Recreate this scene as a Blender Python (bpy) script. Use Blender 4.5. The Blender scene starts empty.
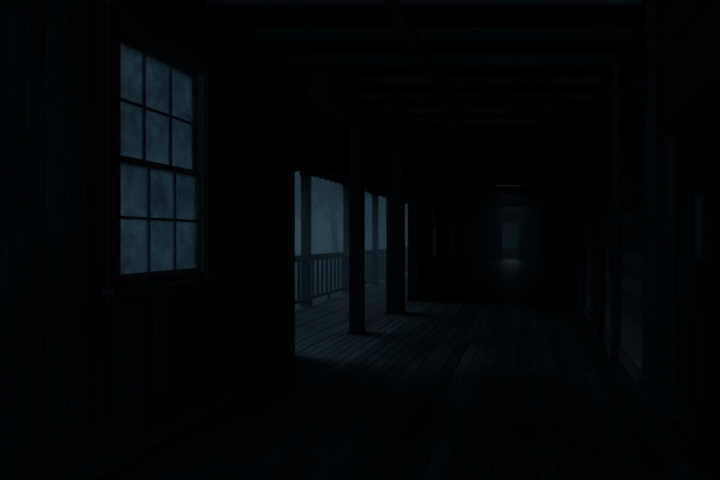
import bpy, math, random
from mathutils import Vector, Matrix
random.seed(4)
C = bpy.context.scene.collection

# ---------------- materials ----------------
def nodes_of(name):
    m = bpy.data.materials.new(name); m.use_nodes = True
    nt = m.node_tree; nt.nodes.clear()
    out = nt.nodes.new('ShaderNodeOutputMaterial')
    return m, nt, out

def wood(name, c1, c2, grain=(1,1,1), rough=0.7, bump=0.4, scale=6.0):
    m, nt, out = nodes_of(name)
    N, L = nt.nodes, nt.links
    tc = N.new('ShaderNodeTexCoord'); mp = N.new('ShaderNodeMapping')
    mp.inputs['Scale'].default_value = grain
    n1 = N.new('ShaderNodeTexNoise'); n1.inputs['Scale'].default_value = scale
    n1.inputs['Detail'].default_value = 8; n1.inputs['Roughness'].default_value = 0.65
    n2 = N.new('ShaderNodeTexNoise'); n2.inputs['Scale'].default_value = 0.9
    n2.inputs['Detail'].default_value = 5
    geo = N.new('ShaderNodeNewGeometry')
    cr = N.new('ShaderNodeValToRGB')
    cr.color_ramp.elements[0].position = 0.32; cr.color_ramp.elements[0].color = (*c1, 1)
    cr.color_ramp.elements[1].position = 0.7; cr.color_ramp.elements[1].color = (*c2, 1)
    mul = N.new('ShaderNodeMixRGB'); mul.blend_type = 'MULTIPLY'; mul.inputs[0].default_value = 0.75
    r2 = N.new('ShaderNodeValToRGB')
    r2.color_ramp.elements[0].position = 0.3; r2.color_ramp.elements[0].color = (.35,.35,.35,1)
    r2.color_ramp.elements[1].position = 0.7
    isl = N.new('ShaderNodeMapRange'); isl.inputs[3].default_value = 0.45; isl.inputs[4].default_value = 1.1
    mul2 = N.new('ShaderNodeMixRGB'); mul2.blend_type = 'MULTIPLY'; mul2.inputs[0].default_value = 1
    b = N.new('ShaderNodeBump'); b.inputs['Strength'].default_value = bump; b.inputs['Distance'].default_value = 0.01
    p = N.new('ShaderNodeBsdfPrincipled')
    L.new(tc.outputs['Object'], mp.inputs[0]); L.new(mp.outputs[0], n1.inputs[0])
    L.new(tc.outputs['Object'], n2.inputs[0])
    L.new(n1.outputs[0], cr.inputs[0]); L.new(n2.outputs[0], r2.inputs[0])
    L.new(cr.outputs[0], mul.inputs[1]); L.new(r2.outputs[0], mul.inputs[2])
    L.new(geo.outputs['Random Per Island'], isl.inputs[0])
    L.new(mul.outputs[0], mul2.inputs[1]); L.new(isl.outputs[0], mul2.inputs[2])
    L.new(mul2.outputs[0], p.inputs['Base Color'])
    L.new(n1.outputs[0], b.inputs['Height']); L.new(b.outputs[0], p.inputs['Normal'])
    p.inputs['Roughness'].default_value = rough
    L.new(p.outputs[0], out.inputs[0])
    return m

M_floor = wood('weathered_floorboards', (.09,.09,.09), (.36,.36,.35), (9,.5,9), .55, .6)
M_wallv = wood('dark_vertical_boards', (.045,.045,.045), (.17,.165,.16), (9,9,.5), .8, .5)
M_wallh = wood('dark_siding', (.09,.09,.09), (.27,.265,.26), (9,.5,9), .75, .5)
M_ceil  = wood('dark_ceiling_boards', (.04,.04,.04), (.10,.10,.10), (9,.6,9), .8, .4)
M_joist = wood('beam_timber', (.09,.09,.09), (.24,.24,.235), (.6,9,9), .8, .4)
M_post  = wood('post_timber', (.055,.055,.055), (.155,.15,.145), (9,9,.5), .75, .5)
M_trim  = wood('painted_trim', (.2,.19,.18), (.44,.42,.40), (6,6,.6), .6, .4)
M_case  = wood('window_casing_timber', (.10,.092,.084), (.24,.222,.2), (9,9,.5), .7, .4)
M_door  = wood('door_timber', (.03,.03,.03), (.08,.08,.08), (9,9,.5), .7, .3)
M_bark  = wood('bark', (.02,.02,.02), (.07,.07,.065), (6,6,1), .95, .6)
M_leaf  = wood('night_foliage', (.012,.016,.012), (.04,.05,.04), (1,1,1), .95, .1)
M_ground= wood('wet_grass', (.02,.024,.02), (.07,.08,.07), (1,1,1), .95, .5)

def glass_mat(name, tr_lo, tr_hi, tint):
    m, nt, out = nodes_of(name); N, L = nt.nodes, nt.links
    tc = N.new('ShaderNodeTexCoord')
    n = N.new('ShaderNodeTexNoise'); n.inputs['Scale'].default_value = 10; n.inputs['Detail'].default_value = 14
    n.inputs['Roughness'].default_value = .88; n.inputs['Distortion'].default_value = .2
    n2 = N.new('ShaderNodeTexNoise'); n2.inputs['Scale'].default_value = 2.6; n2.inputs['Detail'].default_value = 4
    cr = N.new('ShaderNodeValToRGB')
    cr.color_ramp.elements[0].position=.34; cr.color_ramp.elements[0].color=(*[tr_lo*t for t in tint],1)
    cr.color_ramp.elements[1].position=.68; cr.color_ramp.elements[1].color=(*[tr_hi*t for t in tint],1)
    mr = N.new('ShaderNodeMapRange'); mr.inputs[1].default_value=.3; mr.inputs[2].default_value=.7; mr.inputs[3].default_value=.75; mr.inputs[4].default_value=1.15
    mu = N.new('ShaderNodeMixRGB'); mu.blend_type='MULTIPLY'; mu.inputs[0].default_value=1
    t = N.new('ShaderNodeBsdfTranslucent'); g = N.new('ShaderNodeBsdfGlossy'); g.inputs['Roughness'].default_value=.35
    tp = N.new('ShaderNodeBsdfTransparent'); tp.inputs[0].default_value=(.6,.65,.7,1)
    m1 = N.new('ShaderNodeMixShader'); m1.inputs[0].default_value=.1
    m2 = N.new('ShaderNodeMixShader'); m2.inputs[0].default_value=.06
    L.new(tc.outputs['Object'], n.inputs[0]); L.new(n.outputs[0], cr.inputs[0])
    L.new(tc.outputs['Object'], n2.inputs[0]); L.new(n2.outputs[0], mr.inputs[0])
    L.new(cr.outputs[0], mu.inputs[1]); L.new(mr.outputs[0], mu.inputs[2]); L.new(mu.outputs[0], t.inputs[0])
    L.new(t.outputs[0], m1.inputs[1]); L.new(tp.outputs[0], m1.inputs[2])
    L.new(m1.outputs[0], m2.inputs[1]); L.new(g.outputs[0], m2.inputs[2])
    L.new(m2.outputs[0], out.inputs[0])
    return m
M_glass = glass_mat('grimy_window_glass', .25, .56, (.95,1,1))

def flat(name, col, rough=.4, metal=0):
    m, nt, out = nodes_of(name); p = nt.nodes.new('ShaderNodeBsdfPrincipled')
    p.inputs['Base Color'].default_value=(*col,1); p.inputs['Roughness'].default_value=rough; p.inputs['Metallic'].default_value=metal
    nt.links.new(p.outputs[0], out.inputs[0]); return m
M_metal = flat('blackened_iron', (.05,.05,.05), .6, 1)

# ---------------- mesh builder ----------------
class B:
    def __init__(s, name, mats):
        s.n=name; s.v=[]; s.f=[]; s.mi=[]; s.mats=mats
    def box(s, x0,x1,y0,y1,z0,z1, mi=0, jit=0):
        i=len(s.v)
        dz=random.uniform(-jit,jit) if jit else 0
        for z in (z0,z1):
            for (x,y) in ((x0,y0),(x1,y0),(x1,y1),(x0,y1)):
                s.v.append((x,y,z+dz))
        for q in ((0,3,2,1),(4,5,6,7),(0,1,5,4),(1,2,6,5),(2,3,7,6),(3,0,4,7)):
            s.f.append([i+k for k in q]); s.mi.append(mi)
    def raw(s, vs, fs, mi=0):
        i=len(s.v); s.v+= [tuple(v) for v in vs]
        for f in fs: s.f.append([i+k for k in f]); s.mi.append(mi)
    def prism(s, pts, axis, a, b, mi=0):
        n=len(pts); vs=[]
        for t in (a,b):
            for (p,q) in pts:
                vs.append({'x':(t,p,q),'y':(p,t,q),'z':(p,q,t)}[axis])
        fs=[list(range(n))[::-1], list(range(n,2*n))]
        for k in range(n): fs.append([k,(k+1)%n,n+(k+1)%n,n+k])
        s.raw(vs,fs,mi)
    def done(s, bevel=0):
        me=bpy.data.meshes.new(s.n); 
        me.from_pydata(s.v,[],s.f); me.update()
        for m in s.mats: me.materials.append(m)
        for p,mi in zip(me.polygons,s.mi): p.material_index=mi
        o=bpy.data.objects.new(s.n,me); C.objects.link(o)
        if bevel:
            b=o.modifiers.new('bevel','BEVEL'); b.width=bevel; b.segments=1; b.limit_method='ANGLE'
        return o

XL=-3.2; XR=1.25; H=4.1; YB=-3.0; YE=40.0; YW=7.66; PX=-2.88; OX=-5.16

b=B('floor',[M_floor])
b.box(-5.5,XR+.2,YW-.25,YE+6,-.2,-.045); b.box(XL-.2,XR+.2,YB-.2,YW-.25,-.2,-.045)
x=-5.5; w=.155
while x< XR:
    y=YB if x>XL-.05 else YW-.25
    first=True
    while y<YE+6:
        l=random.uniform(2.2,4.4)*( .6 if first else 1); first=False
        y2=min(y+l,YE+6)
        b.box(x+.004,min(x+w-.004,XR),y+.003,y2-.003,-.045,0,0,.003)
        y=y2
    x+=w
b.done(.003)

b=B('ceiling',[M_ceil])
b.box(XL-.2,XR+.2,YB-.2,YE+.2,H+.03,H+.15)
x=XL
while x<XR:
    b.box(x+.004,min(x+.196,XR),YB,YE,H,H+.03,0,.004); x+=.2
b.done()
b=B('ceiling_joists',[M_joist])
y=-2.35
while y<YE:
    b.box(XL,XR,y-.045,y+.045,3.95,H+.005); y+=1.0
b.done(.008)
b=B('ceiling_beam',[M_joist]); b.box(-1.37,-1.25,YB,YE,3.88,4.0); b.done(.01)

def vplanks(b,xa,xb,y0,y1,z0,z1,w=.15):
    y=y0
    while y<y1-1e-4:
        y2=min(y+w,y1); d=random.uniform(0,.006)
        b.box(xa,xb+d,y+.004,y2-.004,z0,z1); y=y2
WY0,WY1,WZ0,WZ1=4.385,5.61,1.22,3.265
b=B('wall_left',[M_wallv])
for (y0,y1,z0,z1) in ((YB,WY0,0,H),(WY1,YW,0,H),(WY0,WY1,0,WZ0),(WY0,WY1,WZ1,H)):
    b.box(XL-.2,XL-.03,y0,y1,z0,z1)
    vplanks(b,XL-.03,XL,y0,y1,z0,z1)
b.done(.003)
b=B('trim_1',[M_post])
b.box(XL-.22,XL+.03,YW,YW+.06,0,H); b.box(XL,XL+.03,YW-.14,YW,0,H); b.done(.005)
b=B('baseboard_left',[M_post]); b.box(XL,XL+.03,YB,YW-.14,0,.2); b.box(XL,XL+.045,YB,YW-.14,.2,.225); b.done(.004)

def sash_window(name, xin, y0,y1,z0,z1, thick=.2, cols=3, rows=2, cas=.11):
    g=B(name,[M_trim,M_glass,M_case])
    t=.035
    g.box(xin-thick,xin+.005,y0,y0+t,z0,z1,2); g.box(xin-thick,xin+.005,y1-t,y1,z0,z1,2)
    g.box(xin-thick,xin+.005,y0+t,y1-t,z1-t,z1,2); g.box(xin-thick,xin+.005,y0+t,y1-t,z0,z0+t,2)
    g.box(xin,xin+.028,y0-cas,y0+.01,z0-.02,z1+cas,2); g.box(xin,xin+.028,y1-.01,y1+cas,z0-.02,z1+cas,2)
    g.box(xin,xin+.028,y0+.01,y1-.01,z1-.01,z1+cas,2)
    g.box(xin,xin+.05,y0-cas-.03,y1+cas+.03,z1+cas,z1+cas+.035,2)
    g.box(xin-.03,xin+.085,y0-cas-.04,y1+cas+.04,z0-.045,z0-.005,2)
    g.box(xin,xin+.025,y0-cas,y1+cas,z0-.14,z0-.045,2)
    iy0,iy1,iz0,iz1=y0+t,y1-t,z0+t,z1-t
    mid=(iz0+iz1)/2
    for k,(a,c,xs) in enumerate(((iz0,mid+.02,xin-.06),(mid-.02,iz1,xin-.10))):
        s=.04; th=.035
        g.box(xs,xs+th,iy0,iy0+s,a,c); g.box(xs,xs+th,iy1-s,iy1,a,c)
        g.box(xs,xs+th,iy0+s,iy1-s,a,a+s*(1.3 if k==0 else .9)); g.box(xs,xs+th,iy0+s,iy1-s,c-s*.9,c)
        gy0,gy1=iy0+s,iy1-s; gz0,gz1=a+s*(1.3 if k==0 else .9),c-s*.9
        for i in range(1,cols):
            yy=gy0+(gy1-gy0)*i/cols; g.box(xs+.004,xs+th-.004,yy-.012,yy+.012,gz0,gz1)
        for i in range(1,rows):
            zz=gz0+(gz1-gz0)*i/rows; g.box(xs+.006,xs+th-.006,gy0,gy1,zz-.011,zz+.011)
        g.box(xs+.014,xs+.018,gy0,gy1,gz0,gz1,1)
    return g.done(.004)
sash_window('window_1',XL,WY0,WY1,WZ0,WZ1)

YF=14.7
b=B('wall_left_rear',[M_wallv])
cuts=[(17.3,18.4),(21.8,23.0),(27.3,28.6),(33,34.2)]
b2=[]
y=YF
for (a,c) in cuts:
    b2.append((y,a,0,H)); b2.append((a,c,0,.95)); b2.append((a,c,3.05,H)); y=c
b2.append((y,YE,0,H))
for (y0,y1,z0,z1) in b2:
    b.box(PX-.2,PX-.03,y0,y1,z0,z1); vplanks(b,PX-.03,PX,y0,y1,z0,z1,.2)
b.done(.003)
for i,(a,c) in enumerate(cuts): sash_window('window_%d'%(i+2),PX,a,c,.95,3.05,cols=2,rows=2)
b=B('trim_2',[M_post])
for y in (14.75,16.4,19.9,24.9,30.5,36.5):
    b.box(PX,PX+.1,y,y+.22,0,3.94)
b.done(.01)

b=B('header_beam',[M_post]); b.box(PX-.14,PX+.14,YW+.06,YF,3.5,3.92); b.box(XL-.02,XL+.0,YW+.06,YF,3.5,H); b.done(.012)

def post(name,x,y,w,d,z1):
    g=B(name,[M_post])
    g.box(x-w/2,x+w/2,y-d/2,y+d/2,0,z1)
    e=.012
    g.box(x-w/2-e,x+w/2+e,y-d/2-e,y+d/2+e,0,.05)
    g.box(x-w/2-e,x+w/2+e,y-d/2-e,y+d/2+e,z1-.2,z1)
    return g.done(.012)
post('porch_post',PX+.03,9.5,.21,.21,3.498)
post('porch_post',PX+.11,12.0,.34,.3,3.498)
post('porch_post',PX+.03,14.45,.26,.26,3.498)

oy=[10.15+3.05*i for i in range(10)]
for i,y in enumerate(oy):
    g=B('veranda_post',[M_post])
    g.box(OX-.09,OX+.09,y-.09,y+.09,0,3.3); g.box(OX-.11,OX+.11,y-.11,y+.11,0,.2)
    g.box(OX-.11,OX+.11,y-.11,y+.11,3.05,3.15)
    g.done(.008)
ye=[YW]+oy
for a,c in zip(ye[:-1],ye[1:]):
    g=B('porch_railing',[M_post])
    a2=a+(.112 if a!=YW else 0); c2=c-.112
    g.box(OX-.045,OX+.045,a2,c2,1.14,1.2); g.box(OX-.03,OX+.03,a2,c2,1.05,1.14); g.box(OX-.035,OX+.035,a2,c2,.12,.2)
    n=int((c2-a2)/.30)
    for i in range(1,n):
        y=a2+(c2-a2)*i/n; g.box(OX-.024,OX+.024,y-.028,y+.028,.2,1.05)
    g.box(OX-.03,OX+.03,(a2+c2)/2-.03,(a2+c2)/2+.03,0,.12)
    g.done(.004)
g=B('porch_roof',[M_ceil])
g.prism([(XL-.2,4.0),(XL-.2,4.15),(OX-.5,3.62),(OX-.5,3.5)],'y',YW-.3,YE)
g.prism([(OX-.09,3.3),(OX+.09,3.3),(OX+.09,3.62),(OX-.09,3.58)],'y',YW-.3,YE)
y=YW
while y<YE:
    g.prism([(XL-.2,3.88),(XL-.2,4.02),(OX-.45,3.54),(OX-.45,3.4)],'y',y,y+.08); y+=.8
g.done()
g=B('scalloped_valance',[M_post])
y=YW-.3; s=.42
while y<YE-s:
    pts=[(y,3.52),(y,3.38)]
    for k in range(0,9):
        a=math.pi*k/8; pts.append((y+s/2-math.cos(a)*s/2,3.37-math.sin(a)*.13))
    pts.append((y+s,3.52))
    g.prism(pts,'x',OX-.53,OX-.50); y+=s
g.done()

b=B('wall_right',[M_wallh])
doors=[(3.35,4.95),(9.15,10.25),(14.2,15.3),(20,21.1),(26,27.1)]
y=YB; segs=[]
for a,c in doors:
    segs.append((y,a,0)); segs.append((a,c,2.55)); y=c
segs.append((y,YE,0))
for (y0,y1,z0) in segs:
    b.box(XR+.035,XR+.2,y0,y1,z0,H)
    z=z0
    while z<H-.02:
        z2=min(z+.16,H)
        b.prism([(XR+.035,z),(XR-.012,z),(XR+.022,z2),(XR+.035,z2)],'y',y0,y1); z=z2
b.done()
b=B('trim_3',[M_post])
for y in (2.9,5.3,7.4,8.8,11.6,13.6,16.4,18.8,22.2,25,28.5,32,36):
    b.box(XR-.1,XR,y,y+.2,0,3.94)
    b.box(XR-.13,XR,y-.03,y+.23,3.5,3.62)
    b.box(XR-.13,XR,y-.03,y+.23,0,.2)
b.done(.01)
for i,(a,c) in enumerate(doors):
    g=B('door_%d'%(i+1),[M_door,M_glass,M_metal])
    xa=XR+.07; t=.05; z1=2.55
    g.box(XR-.01,XR+.2,a,a+.05,0,z1,0); g.box(XR-.01,XR+.2,c-.05,c,0,z1,0); g.box(XR-.01,XR+.2,a,c,z1-.05,z1,0)
    g.box(XR-.01,XR+.2,a,c,-.045,.015,0)
    g.box(XR-.03,XR+0,a-.1,a,0,z1+.1,0); g.box(XR-.03,XR,c,c+.1,0,z1+.1,0); g.box(XR-.03,XR,a,c,z1,z1+.1,0)
    a2,c2=a+.05,c-.05
    if i==0: wa,wc,wz0,wz1=4.12,4.42,1.44,1.95
    else: wa,wc,wz0,wz1=a2+.2,c2-.2,1.4,2.2
    g.box(xa,xa+t,a2,wa,0.01,z1-.05); g.box(xa,xa+t,wc,c2,0.01,z1-.05)
    g.box(xa,xa+t,wa,wc,0.01,wz0); g.box(xa,xa+t,wa,wc,wz1,z1-.05)
    g.box(xa+.02,xa+.025,wa,wc,wz0,wz1,1)
    for (p,q,r,s_) in ((wa-.03,wa,wz0-.03,wz1+.03),(wc,wc+.03,wz0-.03,wz1+.03),(wa,wc,wz0-.03,wz0),(wa,wc,wz1,wz1+.03)):
        g.box(xa-.015,xa,p,q,r,s_,0)
    my=(a2+c2)/2
    for (p,q) in ((a2+.1,my-.05),(my+.05,c2-.1)):
        g.box(xa-.012,xa,p,q,.2,1.05,0); g.box(xa-.022,xa-.012,p+.06,q-.06,.26,.99,0)
    g.box(xa-.02,xa,c2-.09,c2-.05,.98,1.14,2); g.box(xa-.05,xa-.02,c2-.085,c2-.055,1.05,1.08,2)
    g.done(.004)
b=B('baseboard_right',[M_post])
y=YB
for a,c in doors+[(YE,YE)]:
    b.box(XR-.03,XR,y,a-.1,0,.18); y=c+.1
b.done(.004)

b=B('wall_back',[M_wallv]); b.box(XL-.2,XR+.2,YB-.2,YB,0,H+.1); b.done()
DX0,DX1,DZ=-1.62,-.45,2.75
b=B('wall_far',[M_wallh])
for (x0,x1,z0,z1) in ((PX-.2,DX0,0,H),(DX1,XR+.2,0,H),(DX0,DX1,DZ,H)):
    b.box(x0,x1,YE,YE+.2,z0,z1)
    z=z0
    while z<z1-.02:
        z2=min(z+.18,z1); b.prism([(YE,z),(YE-.035,z),(YE-.01,z2),(YE,z2)],'x',x0,x1); z=z2
b.done()
b=B('trim_4',[M_trim])
b.box(DX0-.14,DX0,YE-.06,YE+.2,0,DZ+.14); b.box(DX1,DX1+.14,YE-.06,YE+.2,0,DZ+.14); b.box(DX0,DX1,YE-.06,YE+.2,DZ,DZ+.14)
b.done(.01)
for yy in (24.0,32.0):
    b=B('timber_portal_frame',[M_post])
    b.box(PX+.1,PX+.28,yy,yy+.25,0,3.8); b.box(XR-.3,XR-.1,yy,yy+.25,0,3.8); b.box(PX+.1,XR-.1,yy,yy+.25,3.6,3.8)
    b.done(.012)

# ---------------- outdoors ----------------
b=B('ground',[M_ground])
n=40; vs=[]; fs=[]
for i in range(n+1):
    for j in range(n+1):
        X=-90+ (90-5.5)*i/n; Y=-30+150*j/n
        vs.append((X,Y,-.55+random.uniform(-.12,.12)-.0))
for i in range(n):
    for j in range(n):
        a=i*(n+1)+j; fs.append([a,a+n+1,a+n+2,a+1])
b.raw(vs,fs); b.raw([(-5.5,-30,-.6),(30,-30,-.6),(30,120,-.6),(-5.5,120,-.6)],[[0,1,2,3]]); b.done()

def tree(name,x,y,h,leaf=True,seed=0):
    R=random.Random(seed); g=B(name,[M_bark,M_leaf]); tips=[]
    def limb(p,d,L,r,depth):
        segs=4; q=p.copy(); dd=d.copy()
        rings=[]
        for k in range(segs+1):
            rr=r*(1-.45*k/segs)
            up=dd.normalized(); a=up.orthogonal().normalized(); c=up.cross(a)
            rings.append([q+a*rr*math.cos(t*math.tau/6)+c*rr*math.sin(t*math.tau/6) for t in range(6)])
            if k<segs:
                dd=(dd+Vector((R.uniform(-.18,.18),R.uniform(-.18,.18),R.uniform(-.05,.12)))).normalized()
                q=q+dd*L/segs
                if depth<3 and k>=1:
                    nd=(dd+Vector((R.uniform(-1,1),R.uniform(-1,1),R.uniform(-.1,.6)))).normalized()
                    limb(q.copy(),nd,L*R.uniform(.45,.7),rr*.5,depth+1)
        vs=[v for rg in rings for v in rg]; fs=[]
        for k in range(segs):
            for t in range(6): fs.append([k*6+t,k*6+(t+1)%6,(k+1)*6+(t+1)%6,(k+1)*6+t])
        g.raw(vs,fs,0)
        if depth<3 :
            limb(q.copy(),dd,L*.6,r*.5,depth+1)
        else: tips.append(q)
    limb(Vector((x,y,-.6)),Vector((0,0,1)),h*.5,h*.032,0)
    if leaf:
        for t in tips:
            for k in range(30):
                p=t+Vector((R.gauss(0,.9),R.gauss(0,.9),R.gauss(0,.7)))
                a=Vector((R.uniform(-1,1),R.uniform(-1,1),R.uniform(-1,1)))*.45; c=Vector((R.uniform(-1,1),R.uniform(-1,1),R.uniform(-1,1)))*.4
                g.raw([p-a,p-c,p+a,p+c],[[0,1,2,3]],1)
    return g.done()
spots=[(-18.5,43,13),(-22,50,12),(-17.5,58,13),(-30,66,15),(-40,78,15),(-46,70,13),(-12,80,12),(-34,90,15),(-21,62,13)]
for i,(x,y,h) in enumerate(spots): tree('tree',x,y,h,True,i+3)

def mist(name,dims,dens,col=(.6,.8,1),an=.2,noise=None):
    m, nt, out = nodes_of(name); v=nt.nodes.new('ShaderNodeVolumeScatter')
    v.inputs['Color'].default_value=(*col,1); v.inputs['Density'].default_value=dens; v.inputs['Anisotropy'].default_value=an
    if noise:
        tc=nt.nodes.new('ShaderNodeTexCoord'); nz=nt.nodes.new('ShaderNodeTexNoise'); nz.inputs['Scale'].default_value=noise; nz.inputs['Detail'].default_value=3
        mr=nt.nodes.new('ShaderNodeMapRange'); mr.inputs[1].default_value=.4; mr.inputs[2].default_value=.62; mr.inputs[3].default_value=0.002; mr.inputs[4].default_value=dens*2.2
        nt.links.new(tc.outputs['Object'],nz.inputs[0]); nt.links.new(nz.outputs[0],mr.inputs[0]); nt.links.new(mr.outputs[0],v.inputs['Density'])
    nt.links.new(v.outputs[0], out.inputs['Volume'])
    b=B(name,[m]); b.box(*dims); return b.done()
mist('night_mist',(-70,-5.72,YW+.3,YE+60,-.5,9.0),.02,(.85,.93,1),noise=.16)
mist('hallway_mist',(PX+.105,XR-.135,15,YE-.1,.02,3.58),.085,(.93,.97,1))
mist('porch_mist',(-5.7,PX-.25,9.5,36,.01,3.0),.055,(.9,.95,1))

# ---------------- lights ----------------
w=bpy.data.worlds.new('night_sky'); bpy.context.scene.world=w; w.use_nodes=True
nt=w.node_tree; bg=nt.nodes['Background']
tc=nt.nodes.new('ShaderNodeTexCoord'); nz=nt.nodes.new('ShaderNodeTexNoise'); nz.inputs['Scale'].default_value=7; nz.inputs['Detail'].default_value=6
cr=nt.nodes.new('ShaderNodeValToRGB')
cr.color_ramp.elements[0].position=.42; cr.color_ramp.elements[0].color=(.003,.008,.014,1)
cr.color_ramp.elements[1].position=.64; cr.color_ramp.elements[1].color=(.021,.046,.070,1)
nt.links.new(tc.outputs['Generated'],nz.inputs[0]); nt.links.new(nz.outputs[0],cr.inputs[0]); nt.links.new(cr.outputs[0],bg.inputs[0])
bg.inputs[1].default_value=1.6

def sun(name,d,e,ang,col):
    l=bpy.data.lights.new(name,'SUN'); l.energy=e; l.angle=math.radians(ang); l.color=col
    o=bpy.data.objects.new(name,l); C.objects.link(o); o.rotation_euler=Vector(d).to_track_quat('-Z','Y').to_euler(); o.location=(-20,20,15); return o
sun('moonlight',(1,-.62,-.58),1.15,38,(.40,.73,1))
def area(name,loc,d,sx,sy,e,col=(.40,.73,1)):
    l=bpy.data.lights.new(name,'AREA'); l.shape='RECTANGLE'; l.size=sx; l.size_y=sy; l.energy=e; l.color=col
    o=bpy.data.objects.new(name,l); C.objects.link(o); o.location=loc; o.rotation_euler=Vector(d).to_track_quat('-Z','Y').to_euler(); return o
area('far_doorway_glow',(-1.0,43.5,2.2),(0,-1,-.1),1.5,2,35)
area('far_mist_fill',(-.75,36.15,4.06),(0,0,-1),1.2,.7,9)  # added fill, hidden between joists, brightens the mist at the far end
area('mid_hall_fill',(-.75,25.15,4.06),(0,0,-1),1.2,.7,2.2)  # unseen fill added above the joists for the middle of the corridor
area('door_pane_fill',(XR+1.2,4.2,1.8),(-1,0,0),.5,.5,.05)  # added behind the door so its small pane lights up
area('camera_side_fill',(-.4,-1.8,1.7),(-.1,1,.22),1.6,1.2,29)  # added fill behind the camera, lifts walls, casing and joists

# ---------------- camera ----------------
cd=bpy.data.cameras.new('camera'); cam=bpy.data.objects.new('camera',cd); C.objects.link(cam)
cd.sensor_width=36; cd.lens=28; cd.shift_x=-165/720; cd.shift_y=-2/720
cam.location=(0,0,1.6); cam.rotation_euler=(math.radians(90),0,0); cd.clip_end=300
bpy.context.scene.camera=cam
